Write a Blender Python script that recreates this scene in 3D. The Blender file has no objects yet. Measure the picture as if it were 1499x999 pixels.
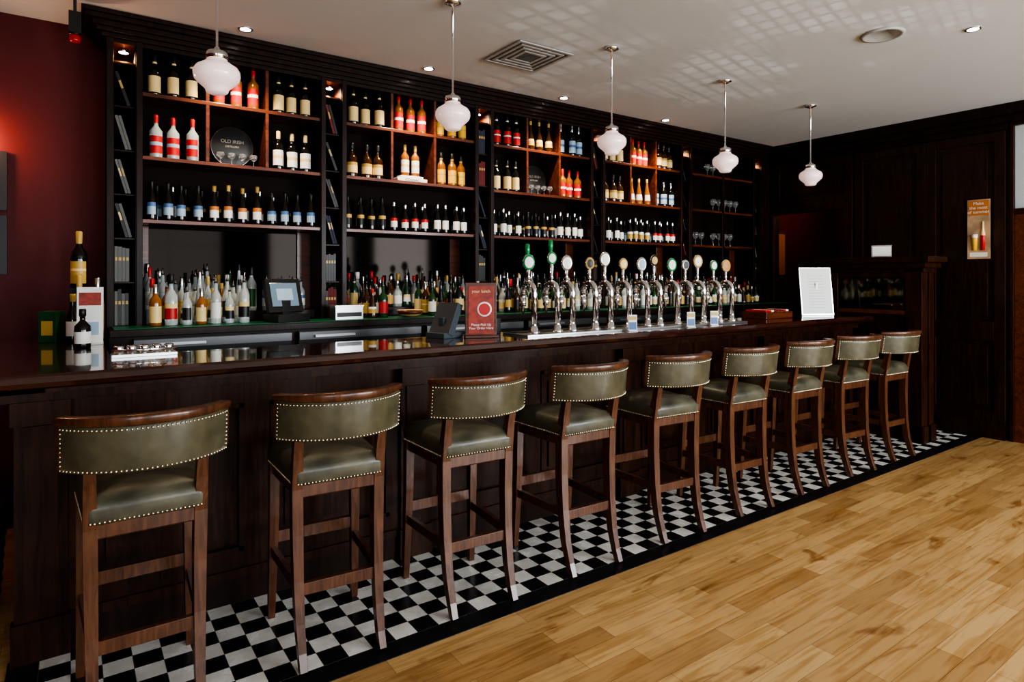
import bpy, math, random
from mathutils import Vector, Matrix
random.seed(7)
scene = bpy.context.scene
coll = scene.collection
R = math.radians

# ------------------------------------------------------------ materials
def new_mat(name):
    m = bpy.data.materials.new(name); m.use_nodes = True
    nt = m.node_tree
    return m, nt, nt.nodes['Principled BSDF']

def simple(name, col, rough=.5, metal=0, coat=0, emis=None, es=0, trans=0, ior=1.45, var=0.0, vscale=20, spec=None, bump=0):
    m, nt, b = new_mat(name)
    b.inputs['Base Color'].default_value = (*col, 1)
    b.inputs['Roughness'].default_value = rough
    b.inputs['Metallic'].default_value = metal
    b.inputs['Coat Weight'].default_value = coat
    b.inputs['Coat Roughness'].default_value = .08
    b.inputs['Transmission Weight'].default_value = trans
    b.inputs['IOR'].default_value = ior
    if spec is not None: b.inputs['Specular IOR Level'].default_value = spec
    if emis:
        b.inputs['Emission Color'].default_value = (*emis, 1)
        b.inputs['Emission Strength'].default_value = es
    tc = nt.nodes.new('ShaderNodeTexCoord')
    n = nt.nodes.new('ShaderNodeTexNoise'); n.inputs['Scale'].default_value = vscale; n.inputs['Detail'].default_value = 4
    nt.links.new(tc.outputs['Object'], n.inputs['Vector'])
    if var > 0:
        r = nt.nodes.new('ShaderNodeValToRGB')
        r.color_ramp.elements[0].position = .3; r.color_ramp.elements[1].position = .7
        r.color_ramp.elements[0].color = (*[c*(1-var) for c in col], 1)
        r.color_ramp.elements[1].color = (*[min(1, c*(1+var)) for c in col], 1)
        nt.links.new(n.outputs['Fac'], r.inputs['Fac'])
        nt.links.new(r.outputs['Color'], b.inputs['Base Color'])
    if bump > 0:
        bp = nt.nodes.new('ShaderNodeBump'); bp.inputs['Strength'].default_value = bump; bp.inputs['Distance'].default_value = .01
        nt.links.new(n.outputs['Fac'], bp.inputs['Height'])
        nt.links.new(bp.outputs['Normal'], b.inputs['Normal'])
    return m

def wood(name, c1, c2, rough=.35, coat=.3, stretch=(30, 30, 3), crough=.12, spec=.5):
    m, nt, b = new_mat(name)
    tc = nt.nodes.new('ShaderNodeTexCoord')
    mp = nt.nodes.new('ShaderNodeMapping'); mp.inputs['Scale'].default_value = stretch
    n = nt.nodes.new('ShaderNodeTexNoise'); n.inputs['Scale'].default_value = 1.0; n.inputs['Detail'].default_value = 6; n.inputs['Distortion'].default_value = 1.2
    r = nt.nodes.new('ShaderNodeValToRGB')
    r.color_ramp.elements[0].position = .35; r.color_ramp.elements[1].position = .68
    r.color_ramp.elements[0].color = (*c1, 1); r.color_ramp.elements[1].color = (*c2, 1)
    nt.links.new(tc.outputs['Object'], mp.inputs['Vector']); nt.links.new(mp.outputs['Vector'], n.inputs['Vector'])
    nt.links.new(n.outputs['Fac'], r.inputs['Fac']); nt.links.new(r.outputs['Color'], b.inputs['Base Color'])
    b.inputs['Roughness'].default_value = rough; b.inputs['Coat Weight'].default_value = coat; b.inputs['Coat Roughness'].default_value = crough
    b.inputs['Specular IOR Level'].default_value = spec
    return m

M = {}
M['dark'] = wood('mahogany_dark', (.0080, .0026, .0015), (.024, .0080, .0040), .40, .06, spec=.22)
M['shelf'] = wood('mahogany_shelf', (.065, .015, .006), (.150, .040, .015), .33, .22, (3, 30, 30), spec=.35)
M['cabback'] = simple('cabinet_back', (.011, .004, .003), .6, spec=.15)
M['bar'] = wood('bar_front_wood', (.016, .0048, .0020), (.046, .0155, .0068), .36, .04, spec=.20)
M['endw'] = wood('end_wall_panelling', (.013, .0045, .0024), (.034, .0130, .0065), .36, .10, spec=.30)
M['top'] = wood('bar_top_polished', (.024, .006, .004), (.055, .015, .008), .20, 1.0, (3, 30, 30), .035)
M['stool'] = wood('stool_wood', (.062, .022, .010), (.135, .052, .023), .33, .3, (40, 40, 5), spec=.4)
M['leather'] = simple('olive_leather', (.090, .081, .050), .32, coat=.15, var=.25, vscale=14, bump=.15)
M['leather2'] = simple('olive_leather_seat', (.080, .075, .050), .40, coat=.1, var=.5, vscale=9, bump=.35)
M['stud'] = simple('nickel_stud', (.75, .68, .52), .22, 1)
M['chrome'] = simple('chrome', (.85, .85, .86), .08, 1)
M['steel'] = simple('brushed_steel', (.50, .50, .51), .3, 1)
M['steeld'] = simple('fridge_steel', (.13, .13, .135), .38, 1)
M['black'] = simple('black_plastic', (.012, .012, .013), .35)
M['screen'] = simple('screen_glass', (.02, .025, .03), .08, emis=(.35, .5, .6), es=.5)
M['white'] = simple('white_card', (.75, .75, .73), .5)
M['mirror'] = simple('mirror_smoked', (.006, .005, .0045), .06, 1)
M['frost'] = simple('frosted_glass', (.50, .55, .57), .3)
M['wallred'] = simple('burgundy_paint', (.090, .012, .013), .55, var=.06, vscale=3, spec=.3)
M['ceil'] = simple('ceiling_paint', (.62, .63, .635), .85)
M['wallpl'] = simple('cream_wall_paint', (.52, .52, .51), .8)
M['opal'] = simple('opal_glass', (.80, .66, .64), .18, coat=.5, emis=(1, .72, .68), es=.40)
M['lampon'] = simple('lit_lens', (1, .95, .85), .3, emis=(1, .88, .70), es=20)
M['ventw'] = simple('vent_metal', (.38, .37, .35), .5)
M['ventd'] = simple('vent_dark', (.10, .098, .09), .7)
M['redlens'] = simple('red_lens', (.35, .01, .01), .2, emis=(1, .02, .01), es=.05)
M['blacktile'] = simple('black_tile', (.012, .013, .016), .28, var=.35, vscale=12)
M['glass'] = simple('clear_glass', (.93, .96, .95), .03, trans=.9, ior=1.45)
M['g_clear'] = simple('bottle_clear', (.70, .76, .76), .06, trans=.55, coat=.5)
M['g_dark'] = simple('bottle_dark', (.006, .005, .004), .07, coat=.6)
M['g_green'] = simple('bottle_green', (.012, .05, .018), .07, coat=.6)
M['g_amber'] = simple('bottle_amber', (.26, .09, .014), .08, coat=.6)
M['g_brown'] = simple('bottle_brown', (.04, .014, .004), .08, coat=.6)
M['g_blue'] = simple('bottle_blue', (.03, .12, .30), .08, coat=.6)
for k, c in dict(l_cream=(.78, .58, .26), l_white=(.78, .77, .72), l_red=(.48, .014, .012), l_blue=(.07, .15, .32), l_gold=(.50, .32, .08),
                 l_yellow=(.75, .43, .04), l_black=(.012, .012, .012), l_green=(.015, .075, .03), l_sky=(.32, .44, .55), l_orange=(.50, .18, .04)).items():
    M[k] = simple('paint_' + k[2:], c, .4)
M['silver'] = simple('silver_foil', (.7, .7, .7), .25, 1)
M['posterart'] = simple('poster_print', (.45, .30, .18), .5, var=.4, vscale=7)
M['redprint'] = simple('red_print', (.30, .035, .02), .45, var=.4, vscale=30)
M['green_p'] = simple('green_enamel', (.02, .24, .08), .25, coat=.5)
M['greenmat'] = simple('green_bar_mat', (.012, .10, .05), .3)
M['wicker'] = simple('wicker', (.05, .03, .015), .8, var=.5, vscale=60, bump=.8)
M['plq'] = simple('plaque_lettering', (.35, .32, .25), .4)

def tile_mat():
    m, nt, b = new_mat('checker_tile')
    L = nt.links.new
    tc = nt.nodes.new('ShaderNodeTexCoord')
    mp = nt.nodes.new('ShaderNodeMapping'); mp.inputs['Location'].default_value = (.0, .0, .05)
    ck = nt.nodes.new('ShaderNodeTexChecker'); ck.inputs['Scale'].default_value = 1/.1
    ck.inputs['Color1'].default_value = (.78, .77, .73, 1); ck.inputs['Color2'].default_value = (.009, .010, .012, 1)
    L(tc.outputs['Object'], mp.inputs['Vector']); L(mp.outputs['Vector'], ck.inputs['Vector'])
    n = nt.nodes.new('ShaderNodeTexNoise'); n.inputs['Scale'].default_value = 9; n.inputs['Detail'].default_value = 5
    L(tc.outputs['Object'], n.inputs['Vector'])
    r = nt.nodes.new('ShaderNodeValToRGB'); r.color_ramp.elements[0].color = (.80, .79, .76, 1); r.color_ramp.elements[1].color = (1, 1, 1, 1)
    r.color_ramp.elements[0].position = .3; r.color_ramp.elements[1].position = .6
    L(n.outputs['Fac'], r.inputs['Fac'])
    mx = nt.nodes.new('ShaderNodeMix'); mx.data_type = 'RGBA'; mx.blend_type = 'MULTIPLY'; mx.inputs['Factor'].default_value = 1
    L(ck.outputs['Color'], mx.inputs['A']); L(r.outputs['Color'], mx.inputs['B'])
    br = nt.nodes.new('ShaderNodeTexBrick'); br.offset = 0; br.inputs['Scale'].default_value = 1
    br.inputs['Brick Width'].default_value = .1; br.inputs['Row Height'].default_value = .1; br.inputs['Mortar Size'].default_value = .001; br.inputs['Mortar Smooth'].default_value = .2
    L(tc.outputs['Object'], br.inputs['Vector'])
    m2 = nt.nodes.new('ShaderNodeMix'); m2.data_type = 'RGBA'
    L(br.outputs['Fac'], m2.inputs['Factor']); L(mx.outputs['Result'], m2.inputs['A']); m2.inputs['B'].default_value = (.16, .155, .14, 1)
    L(m2.outputs['Result'], b.inputs['Base Color'])
    rr = nt.nodes.new('ShaderNodeMapRange'); rr.inputs['To Min'].default_value = .14; rr.inputs['To Max'].default_value = .38
    L(n.outputs['Fac'], rr.inputs['Value']); L(rr.outputs['Result'], b.inputs['Roughness'])
    return m
M['tile'] = tile_mat()

def floor_mat():
    m, nt, b = new_mat('oak_planks')
    L = nt.links.new
    tc = nt.nodes.new('ShaderNodeTexCoord')
    br = nt.nodes.new('ShaderNodeTexBrick'); br.offset = .37; br.offset_frequency = 2; br.inputs['Scale'].default_value = 1
    br.inputs['Brick Width'].default_value = .62; br.inputs['Row Height'].default_value = .10; br.inputs['Mortar Size'].default_value = .0009; br.inputs['Mortar Smooth'].default_value = .3
    br.inputs['Color1'].default_value = (.60, .395, .18, 1); br.inputs['Color2'].default_value = (.38, .215, .085, 1); br.inputs['Mortar'].default_value = (.16, .08, .03, 1)
    br.inputs['Bias'].default_value = -.15
    L(tc.outputs['Object'], br.inputs['Vector'])
    mp = nt.nodes.new('ShaderNodeMapping'); mp.inputs['Scale'].default_value = (2.2, 30, 1)
    n = nt.nodes.new('ShaderNodeTexNoise'); n.inputs['Scale'].default_value = 1; n.inputs['Detail'].default_value = 7; n.inputs['Distortion'].default_value = 1.2
    L(tc.outputs['Object'], mp.inputs['Vector']); L(mp.outputs['Vector'], n.inputs['Vector'])
    r = nt.nodes.new('ShaderNodeValToRGB'); r.color_ramp.elements[0].color = (.76, .67, .56, 1); r.color_ramp.elements[1].color = (1.0, 1, 1, 1)
    r.color_ramp.elements[0].position = .34; r.color_ramp.elements[1].position = .55
    L(n.outputs['Fac'], r.inputs['Fac'])
    mp2 = nt.nodes.new('ShaderNodeMapping'); mp2.inputs['Scale'].default_value = (2.6, 9, 1)
    n2 = nt.nodes.new('ShaderNodeTexNoise'); n2.inputs['Scale'].default_value = 1; n2.inputs['Detail'].default_value = 5; n2.inputs['Distortion'].default_value = .8
    L(tc.outputs['Object'], mp2.inputs['Vector']); L(mp2.outputs['Vector'], n2.inputs['Vector'])
    r2 = nt.nodes.new('ShaderNodeValToRGB'); r2.color_ramp.elements[0].color = (.42, .26, .15, 1); r2.color_ramp.elements[1].color = (1, 1, 1, 1)
    r2.color_ramp.elements[0].position = .29; r2.color_ramp.elements[1].position = .40
    L(n2.outputs['Fac'], r2.inputs['Fac'])
    mx = nt.nodes.new('ShaderNodeMix'); mx.data_type = 'RGBA'; mx.blend_type = 'MULTIPLY'; mx.inputs['Factor'].default_value = 1
    L(br.outputs['Color'], mx.inputs['A']); L(r.outputs['Color'], mx.inputs['B'])
    m2 = nt.nodes.new('ShaderNodeMix'); m2.data_type = 'RGBA'; m2.blend_type = 'MULTIPLY'; m2.inputs['Factor'].default_value = .8
    L(mx.outputs['Result'], m2.inputs['A']); L(r2.outputs['Color'], m2.inputs['B'])
    L(m2.outputs['Result'], b.inputs['Base Color'])
    b.inputs['Roughness'].default_value = .34; b.inputs['Coat Weight'].default_value = .3; b.inputs['Coat Roughness'].default_value = .16
    return m
M['oak'] = floor_mat()

# ------------------------------------------------------------ mesh builder
class MB:
    def __init__(s): s.v = []; s.f = []; s.m = []; s.s = []; s.mats = []
    def mi(s, k):
        if k not in s.mats: s.mats.append(k)
        return s.mats.index(k)
    def add(s, vs, fs, mat, smooth=False):
        o = len(s.v); s.v += [tuple(p) for p in vs]
        mm = mat if isinstance(mat, list) else [mat]*len(fs)
        for f, k in zip(fs, mm):
            s.f.append(tuple(i+o for i in f)); s.m.append(s.mi(k)); s.s.append(smooth)
    def box(s, x0, x1, y0, y1, z0, z1, mat, mtx=None):
        vs = [Vector(p) for p in ((x0,y0,z0),(x1,y0,z0),(x1,y1,z0),(x0,y1,z0),(x0,y0,z1),(x1,y0,z1),(x1,y1,z1),(x0,y1,z1))]
        if mtx: vs = [mtx @ p for p in vs]
        s.add(vs, [(0,3,2,1),(4,5,6,7),(0,1,5,4),(1,2,6,5),(2,3,7,6),(3,0,4,7)], mat)
    def lathe(s, o, prof, n=12, mtx=None, smooth=True, label=None):
        vs = []; fs = []; ms = []
        for r, z, _ in prof:
            for i in range(n):
                a = 2*math.pi*i/n
                p = Vector((r*math.cos(a), r*math.sin(a), z))
                if mtx: p = mtx @ p
                vs.append(p + Vector(o))
        for j in range(len(prof)-1):
            for i in range(n):
                k = (i+1) % n
                mt = prof[j][2]
                if label and label[1][0] <= j < label[1][1] and i >= label[2]: mt = label[0]
                fs.append((j*n+i, j*n+k, (j+1)*n+k, (j+1)*n+i)); ms.append(mt)
        if prof[0][0] > 1e-4: fs.append(tuple(range(n))[::-1]); ms.append(prof[0][2])
        if prof[-1][0] > 1e-4: fs.append(tuple((len(prof)-1)*n+i for i in range(n))); ms.append(prof[-2][2])
        s.add(vs, fs, ms, smooth)
    def tube(s, pts, rad, mat, n=10, smooth=True):
        pts = [Vector(p) for p in pts]; rr = rad if isinstance(rad, list) else [rad]*len(pts)
        vs = []; up = None
        for i, p in enumerate(pts):
            t = (pts[min(i+1, len(pts)-1)] - pts[max(i-1, 0)]).normalized()
            if up is None:
                up = Vector((0, 0, 1)) if abs(t.z) < .9 else Vector((1, 0, 0))
            a = t.cross(up).normalized(); up = a.cross(t).normalized()
            for k in range(n):
                q = 2*math.pi*k/n
                vs.append(p + (a*math.cos(q) + up*math.sin(q))*rr[i])
        fs = []
        for j in range(len(pts)-1):
            for i in range(n):
                k = (i+1) % n
                fs.append((j*n+i, j*n+k, (j+1)*n+k, (j+1)*n+i))
        fs.append(tuple(range(n))[::-1]); fs.append(tuple((len(pts)-1)*n+i for i in range(n)))
        s.add(vs, fs, mat, smooth)
    def bar(s, pts, ws, ts, side, mat):
        pts = [Vector(p) for p in pts]; side = Vector(side).normalized(); vs = []
        for i, p in enumerate(pts):
            t = (pts[min(i+1, len(pts)-1)] - pts[max(i-1, 0)]).normalized()
            nn = t.cross(side).normalized()
            w = ws[i] if isinstance(ws, list) else ws; th = ts[i] if isinstance(ts, list) else ts
            for a, b in ((-1,-1),(1,-1),(1,1),(-1,1)):
                vs.append(p + side*a*w/2 + nn*b*th/2)
        fs = []
        for j in range(len(pts)-1):
            for i in range(4):
                k = (i+1) % 4
                fs.append((j*4+i, j*4+k, (j+1)*4+k, (j+1)*4+i))
        fs.append((3,2,1,0)); L = (len(pts)-1)*4; fs.append((L,L+1,L+2,L+3))
        s.add(vs, fs, mat)
    def rings(s, rings, mat, smooth=True, cap0=True, cap1=True):
        n = len(rings[0]); vs = [p for r in rings for p in r]; fs = []
        for j in range(len(rings)-1):
            for i in range(n):
                k = (i+1) % n
                fs.append((j*n+i, j*n+k, (j+1)*n+k, (j+1)*n+i))
        if cap0: fs.append(tuple(range(n))[::-1])
        if cap1: fs.append(tuple((len(rings)-1)*n+i for i in range(n)))
        s.add(vs, fs, mat, smooth)
    def mesh(s, name):
        me = bpy.data.meshes.new(name); me.from_pydata(s.v, [], s.f)
        for k in s.mats: me.materials.append(M[k])
        me.polygons.foreach_set('material_index', s.m); me.polygons.foreach_set('use_smooth', s.s)
        me.update()
        import bmesh
        bm = bmesh.new(); bm.from_mesh(me); bmesh.ops.recalc_face_normals(bm, faces=bm.faces); bm.to_mesh(me); bm.free()
        return me
    def obj(s, name, loc=(0, 0, 0), rz=0, bevel=0):
        return place(s.mesh(name), name, loc, rz, bevel)
def place(me, name, loc=(0, 0, 0), rz=0, bevel=0):
    o = bpy.data.objects.new(name, me); coll.objects.link(o); o.location = loc; o.rotation_euler = (0, 0, rz)
    if bevel:
        b = o.modifiers.new('bevel', 'BEVEL'); b.width = bevel; b.segments = 2; b.limit_method = 'ANGLE'; b.angle_limit = R(50)
    return o
def text(parent, name, body, size, loc, rot, mat, align='CENTER'):
    c = bpy.data.curves.new(name, 'FONT'); c.body = body; c.size = size; c.align_x = align; c.extrude = .0004
    c.materials.append(M[mat]); o = bpy.data.objects.new(name, c); coll.objects.link(o)
    o.parent = parent; o.location = loc; o.rotation_euler = rot
    return o
def light(kind, name, loc, energy, col, rot=(0, 0, 0), parent=None, **kw):
    l = bpy.data.lights.new(name, kind); l.energy = energy; l.color = col
    for k, v in kw.items(): setattr(l, k, v)
    o = bpy.data.objects.new(name, l); coll.objects.link(o); o.location = loc; o.rotation_euler = rot
    if parent: o.parent = parent
    return o

XE = 7.05; CZ = 3.08; YB = 4.8; YF = -3.5; XL = -3.0
# ------------------------------------------------------------ room
b = MB(); b.box(XL, XE+2.2, YF, YB, -.1, 0, 'oak'); b.obj('floor')
b = MB(); b.box(XL-.1, XE+2.2, YF-.1, YB+.1, CZ, CZ+.1, 'ceil'); b.obj('ceiling')
b = MB(); b.box(XL-.1, XE+2.2, YB, YB+.1, -.1, CZ, 'wallred'); b.obj('wall_back')
b = MB(); b.box(XL-.1, XL, YF-.1, YB, -.1, CZ, 'wallred'); b.obj('wall_left')
wins = [(-2.2, -.4), (.6, 2.4), (3.2, 5.0), (5.4, 6.8)]
b = MB(); xs = [XL-.1] + [v for w in wins for v in w] + [XE+2.2]
for i in range(0, len(xs), 2): b.box(xs[i], xs[i+1], YF-.1, YF, 0, CZ, 'wallpl')
for a, c in wins:
    b.box(a, c, YF-.1, YF, 0, .75, 'wallpl'); b.box(a, c, YF-.1, YF, 2.7, CZ, 'wallpl')
b.obj('wall_front')
for i, (a, c) in enumerate(wins):
    f = MB(); y0, y1 = YF-.07, YF-.02
    f.box(a, a+.06, y0, y1, .75, 2.7, 'dark'); f.box(c-.06, c, y0, y1, .75, 2.7, 'dark')
    f.box(a, c, y0, y1, .75, .81, 'dark'); f.box(a, c, y0, y1, 2.64, 2.7, 'dark')
    f.box((a+c)/2-.02, (a+c)/2+.02, y0, y1, .81, 2.64, 'dark'); f.box(a, c, y0, y1, 2.1, 2.14, 'dark')
    o = f.obj('window_%d' % (i+1))
    light('AREA', 'window_daylight', ((a+c)/2, YF+.02, 1.72), [60, 85, 190, 210][i], (.92, .97, 1.0), (R(90), 0, 0), o, shape='RECTANGLE', size=c-a-.1, size_y=1.85)

b = MB()
b.box(XE, XE+.1, 2.092, 3.6, 0, CZ, 'endw'); b.box(XE, XE+.1, 4.45, YB, 0, CZ, 'endw'); b.box(XE, XE+.1, 3.6, 4.45, 2.27, CZ, 'endw')
def frame_panel(b, y0, y1, z0, z1, x=XE, t=.022, w=.09):
    b.box(x-t, x, y0, y0+w, z0, z1, 'endw'); b.box(x-t, x, y1-w, y1, z0, z1, 'endw')
    b.box(x-t, x, y0+w, y1-w, z0, z0+w, 'endw'); b.box(x-t, x, y0+w, y1-w, z1-w, z1, 'endw')
    b.box(x-t*.5, x, y0+w+.05, y1-w-.05, z0+w+.05, z1-w-.05, 'endw')
for (a, c) in ((2.12, 2.78), (2.78, 3.48)):
    frame_panel(b, a, c, .16, 1.0); frame_panel(b, a, c, 1.0, 2.86)
frame_panel(b, 3.5, 4.46, 2.34, 2.86)
b.obj('wall_right', bevel=.004)
b = MB(); b.box(XE, XE+.1, YF-.1, 1.13, 0, CZ, 'endw')
for k in range(4): frame_panel(b, -2.6+k*.9, -1.7+k*.9, .16, 1.0); frame_panel(b, -2.6+k*.9, -1.7+k*.9, 1.0, 2.86)
b.obj('wall_right_far', bevel=.004)
b = MB(); b.box(XE, XE+.1, 1.13, 2.092, 2.93, CZ, 'endw'); b.obj('wall_right_lintel')
b = MB(); b.box(XE-.035, XE-.022, 2.12, 3.5, .001, .16, 'endw'); b.obj('baseboard_right')
b = MB()
b.box(XE-.14, XE, YF, 4.4, 2.98, CZ, 'dark'); b.box(XE-.10, XE, YF, 4.4, 2.92, 2.98, 'dark'); b.box(XE-.05, XE, 2.1, 4.4, 2.86, 2.92, 'dark')
b.obj('trim_1', bevel=.006)
b = MB()
b.box(XE-.03, XE, 3.5, 3.6, .001, 2.34, 'bar'); b.box(XE-.03, XE, 4.45, 4.5, .001, 2.34, 'bar'); b.box(XE-.03, XE, 3.6, 4.45, 2.27, 2.36, 'bar')
b.obj('trim_2', bevel=.004)
b = MB(); b.box(XE+2.1, XE+2.2, YF, YB, 0, CZ, 'wallred'); b.obj('wall_passage')
b = MB(); b.box(XE+.1, XE+2.1, 3.3, 3.4, 0, CZ, 'dark'); b.obj('wall_passage_side')
b = MB(); b.box(0, .35, 0, .02, 0, .62, 'shelf'); b.box(.04, .31, -.004, 0, .04, .58, 'l_orange')
b.obj('framed_picture', (XE+.45, YB-.021, 1.5))
light('POINT', 'passage_light', (XE+.9, 4.1, 2.6), 12, (1, .62, .32), shadow_soft_size=.08)
b = MB()
b.box(-.02, .05, -.03, 0, 0, 2.92, 'bar'); b.box(-.02, .05, -.95, -.92, 0, 2.92, 'bar'); b.box(-.02, .05, -.92, -.03, 2.08, 2.13, 'bar'); b.box(-.02, .05, -.92, -.03, 2.89, 2.92, 'bar')
b.box(.015, .025, -.92, -.03, 2.13, 2.89, 'frost')
b.box(.0, .045, -.92, -.82, 0, 2.08, 'shelf'); b.box(0, .045, -.13, -.03, 0, 2.08, 'shelf')
b.box(0, .045, -.82, -.13, 0, .25, 'shelf'); b.box(0, .045, -.82, -.13, .95, 1.07, 'shelf'); b.box(0, .045, -.82, -.13, 1.96, 2.08, 'shelf')
b.box(.012, .03, -.82, -.13, .25, .95, 'shelf'); b.box(.012, .03, -.82, -.13, 1.07, 1.96, 'shelf')
b.box(-.03, 0, -.88, -.85, 1.0, 1.3, 'chrome')
b.obj('door_1', (XE, 2.09, .001), bevel=.003)
b = MB(); b.box(-.012, 0, -.09, .09, -.28, .28, 'posterart'); b.box(-.014, -.012, -.082, .082, .13, .27, 'l_orange'); b.box(-.014, -.012, -.07, .07, -.26, -.22, 'l_white')
b.lathe((-.013, .03, -.2), [(.02, 0, 'l_yellow'), (.028, .12, 'l_white'), (.030, .15, 'l_white')], 10)
b.lathe((-.013, -.035, -.2), [(.018, 0, 'l_red'), (.02, .14, 'l_cream'), (.010, .2, 'l_cream'), (.008, .27, 'l_gold')], 10)
o = b.obj('wall_poster', (XE-.023, 2.325, 1.96))
text(o, 'poster_text', 'Make\nthe most\nof summer', .040, (-.016, 0, .23), (R(90), 0, R(-90)), 'l_white')

# ------------------------------------------------------------ tiled strip
TY0, TY1 = 2.296, 3.12
b = MB(); b.box(-.1, XE-.08, TY0+.104, TY1, 0, .003, 'tile'); b.obj('floor_tiles')
b = MB()
def tiles_line(x0, x1, y0, y1, nx):
    w = (x1-x0)/nx
    for i in range(nx): b.box(x0+i*w+.001, x0+(i+1)*w-.001, y0, y1, 0, .0034, 'blacktile')
tiles_line(-.2, XE, TY0, TY0+.05, 62); tiles_line(-.2, XE, TY0+.052, TY0+.102, 62)
for i in range(8): b.box(-.2, -.102, TY0+.104+i*.09, TY0+.104+i*.09+.088, 0, .0034, 'blacktile')
b.box(XE-.08, XE, TY0+.104, TY1, 0, .0034, 'blacktile')
b.obj('trim_3')

# ------------------------------------------------------------ bar counter
BH = 1.14; BY0, BY1 = 2.91, 3.45; KY = 3.10; BX0, BX1 = -.36, 6.235
b = MB()
z = .0036
b.box(-.18, BX1, KY+.02, KY+.12, z, 1.06, 'bar')
b.box(-.18, -.08, KY+.12, YB-.002, z, 1.06, 'bar')
b.box(-.16, BX1, KY, KY+.02, z, .12, 'dark')
b.box(-.19, BX1, KY-.012, KY+.02, .12, .16, 'bar')
b.box(-.18, BX1, KY, KY+.02, .16, .24, 'bar'); b.box(-.18, BX1, KY, KY+.02, .92, 1.02, 'bar')
px = [-.18 + 1.62*k for k in range(4)]
for p in px:
    b.box(p, p+.17, KY-.02, KY+.02, .16, 1.0, 'bar'); b.box(p+.03, p+.14, KY-.03, KY-.02, .24, .92, 'bar')
    b.box(p-.01, p+.18, KY-.035, KY+.02, z, .16, 'bar')
    b.box(p-.01, p+.18, KY-.06, KY+.02, .93, 1.02, 'bar')
for i, p in enumerate(px):
    e = px[i+1] if i+1 < len(px) else BX1
    a0 = p+.17; mid = (a0+e)/2
    for (s0, s1) in ((a0, mid), (mid, e)):
        b.box(s0, s0+.06, KY, KY+.02, .24, .92, 'bar'); b.box(s1-.06, s1, KY, KY+.02, .24, .92, 'bar')
        q0, q1 = s0+.06, s1-.06
        b.box(q0, q0+.02, KY-.008, KY+.02, .24, .92, 'bar'); b.box(q1-.02, q1, KY-.008, KY+.02, .24, .92, 'bar')
        b.box(q0, q1, KY-.008, KY+.02, .24, .26, 'bar'); b.box(q0, q1, KY-.008, KY+.02, .90, .92, 'bar')
        b.box(q0+.07, q1-.07, KY+.006, KY+.02, .31, .85, 'bar')
b.box(-.30, BX1, KY-.10, KY+.12, 1.06, 1.085, 'bar'); b.box(-.24, BX1, KY-.05, KY+.1, 1.02, 1.06, 'bar')
b.box(-.30, -.08, KY-.1, YB-.002, 1.06, 1.085, 'bar')
b.box(-.08, .10, KY+.12, YB-.002, z, 1.08, 'dark'); b.box(.1, BX1, 3.3, 3.42, z, 1.08, 'dark')
prof = [(0.0, 1.085), (-.012, 1.092), (-.02, 1.11), (-.012, 1.131), (0.0, BH)]
def Lring(off, zz):
    return [Vector((BX0+.02+off, BY0+.02+off, zz)), Vector((BX1, BY0+.02+off, zz)), Vector((BX1, BY1, zz)), Vector((.15, BY1, zz)), Vector((.15, YB-.002, zz)), Vector((BX0+.02+off, YB-.002, zz))]
b.rings([Lring(.05, 1.08)] + [Lring(o_, z_) for o_, z_ in prof], 'top', smooth=False)
b.obj('bar_counter')
b = MB()
b.box(.5, 2.2, 3.47, 3.80, .86, .90, 'steel'); b.box(.5, 2.2, 3.78, 3.80, .90, .96, 'steel')
for xx in (.52, 2.16):
    for yy in (3.49, 3.76): b.box(xx, xx+.03, yy, yy+.03, 0.001, .86, 'steel')
b.obj('steel_worktop')

# ------------------------------------------------------------ partition at bar end
b = MB()
x0, x1, y0, y1 = 6.25, 6.50, 2.50, 3.40
b.box(x0+.03, x1-.03, y0+.03, y1-.03, z, 1.62, 'endw')
for (cx, cy) in ((x0, y0), (x0, y1-.14), (x1-.14, y0), (x1-.14, y1-.14)):
    b.box(cx, cx+.14, cy, cy+.14, z, 1.58, 'bar')
b.box(x0-.0, x0+.155, y0-.015, y0+.155, z, .16, 'bar'); b.box(x1-.155, x1+.015, y0-.015, y0+.155, z, .16, 'bar')
b.box(x0-.0, x1+.015, y0-.015, y1+.015, 1.55, 1.59, 'bar')
b.box(x0-.035, x1+.045, y0-.045, y1+.045, 1.59, 1.64, 'bar')
b.box(x0-.07, x1+.08, y0-.08, y1+.08, 1.64, 1.695, 'bar')
b.box(x0+.005, x0+.03, y0+.14, y1-.14, 1.16, 1.2, 'shelf'); b.box(x0+.005, x0+.03, y0+.14, y1-.14, 1.50, 1.55, 'bar')
M['mirror2'] = simple('bevelled_mirror', (.12, .11, .10), .04, 1)
b.box(x0+.02, x0+.03, y0+.16, y1-.14, 1.2, 1.5, 'mirror2')
b.obj('bar_end_partition', bevel=.006)
b = MB(); b.box(-.004, .004, -.085, .085, 0, .115, 'silver'); b.box(-.006, -.004, -.075, .075, .012, .103, 'white'); b.box(-.004, .05, -.06, .06, 0, .006, 'silver')
b.obj('small_sign', (6.33, 2.88, 1.697), R(25))

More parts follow.
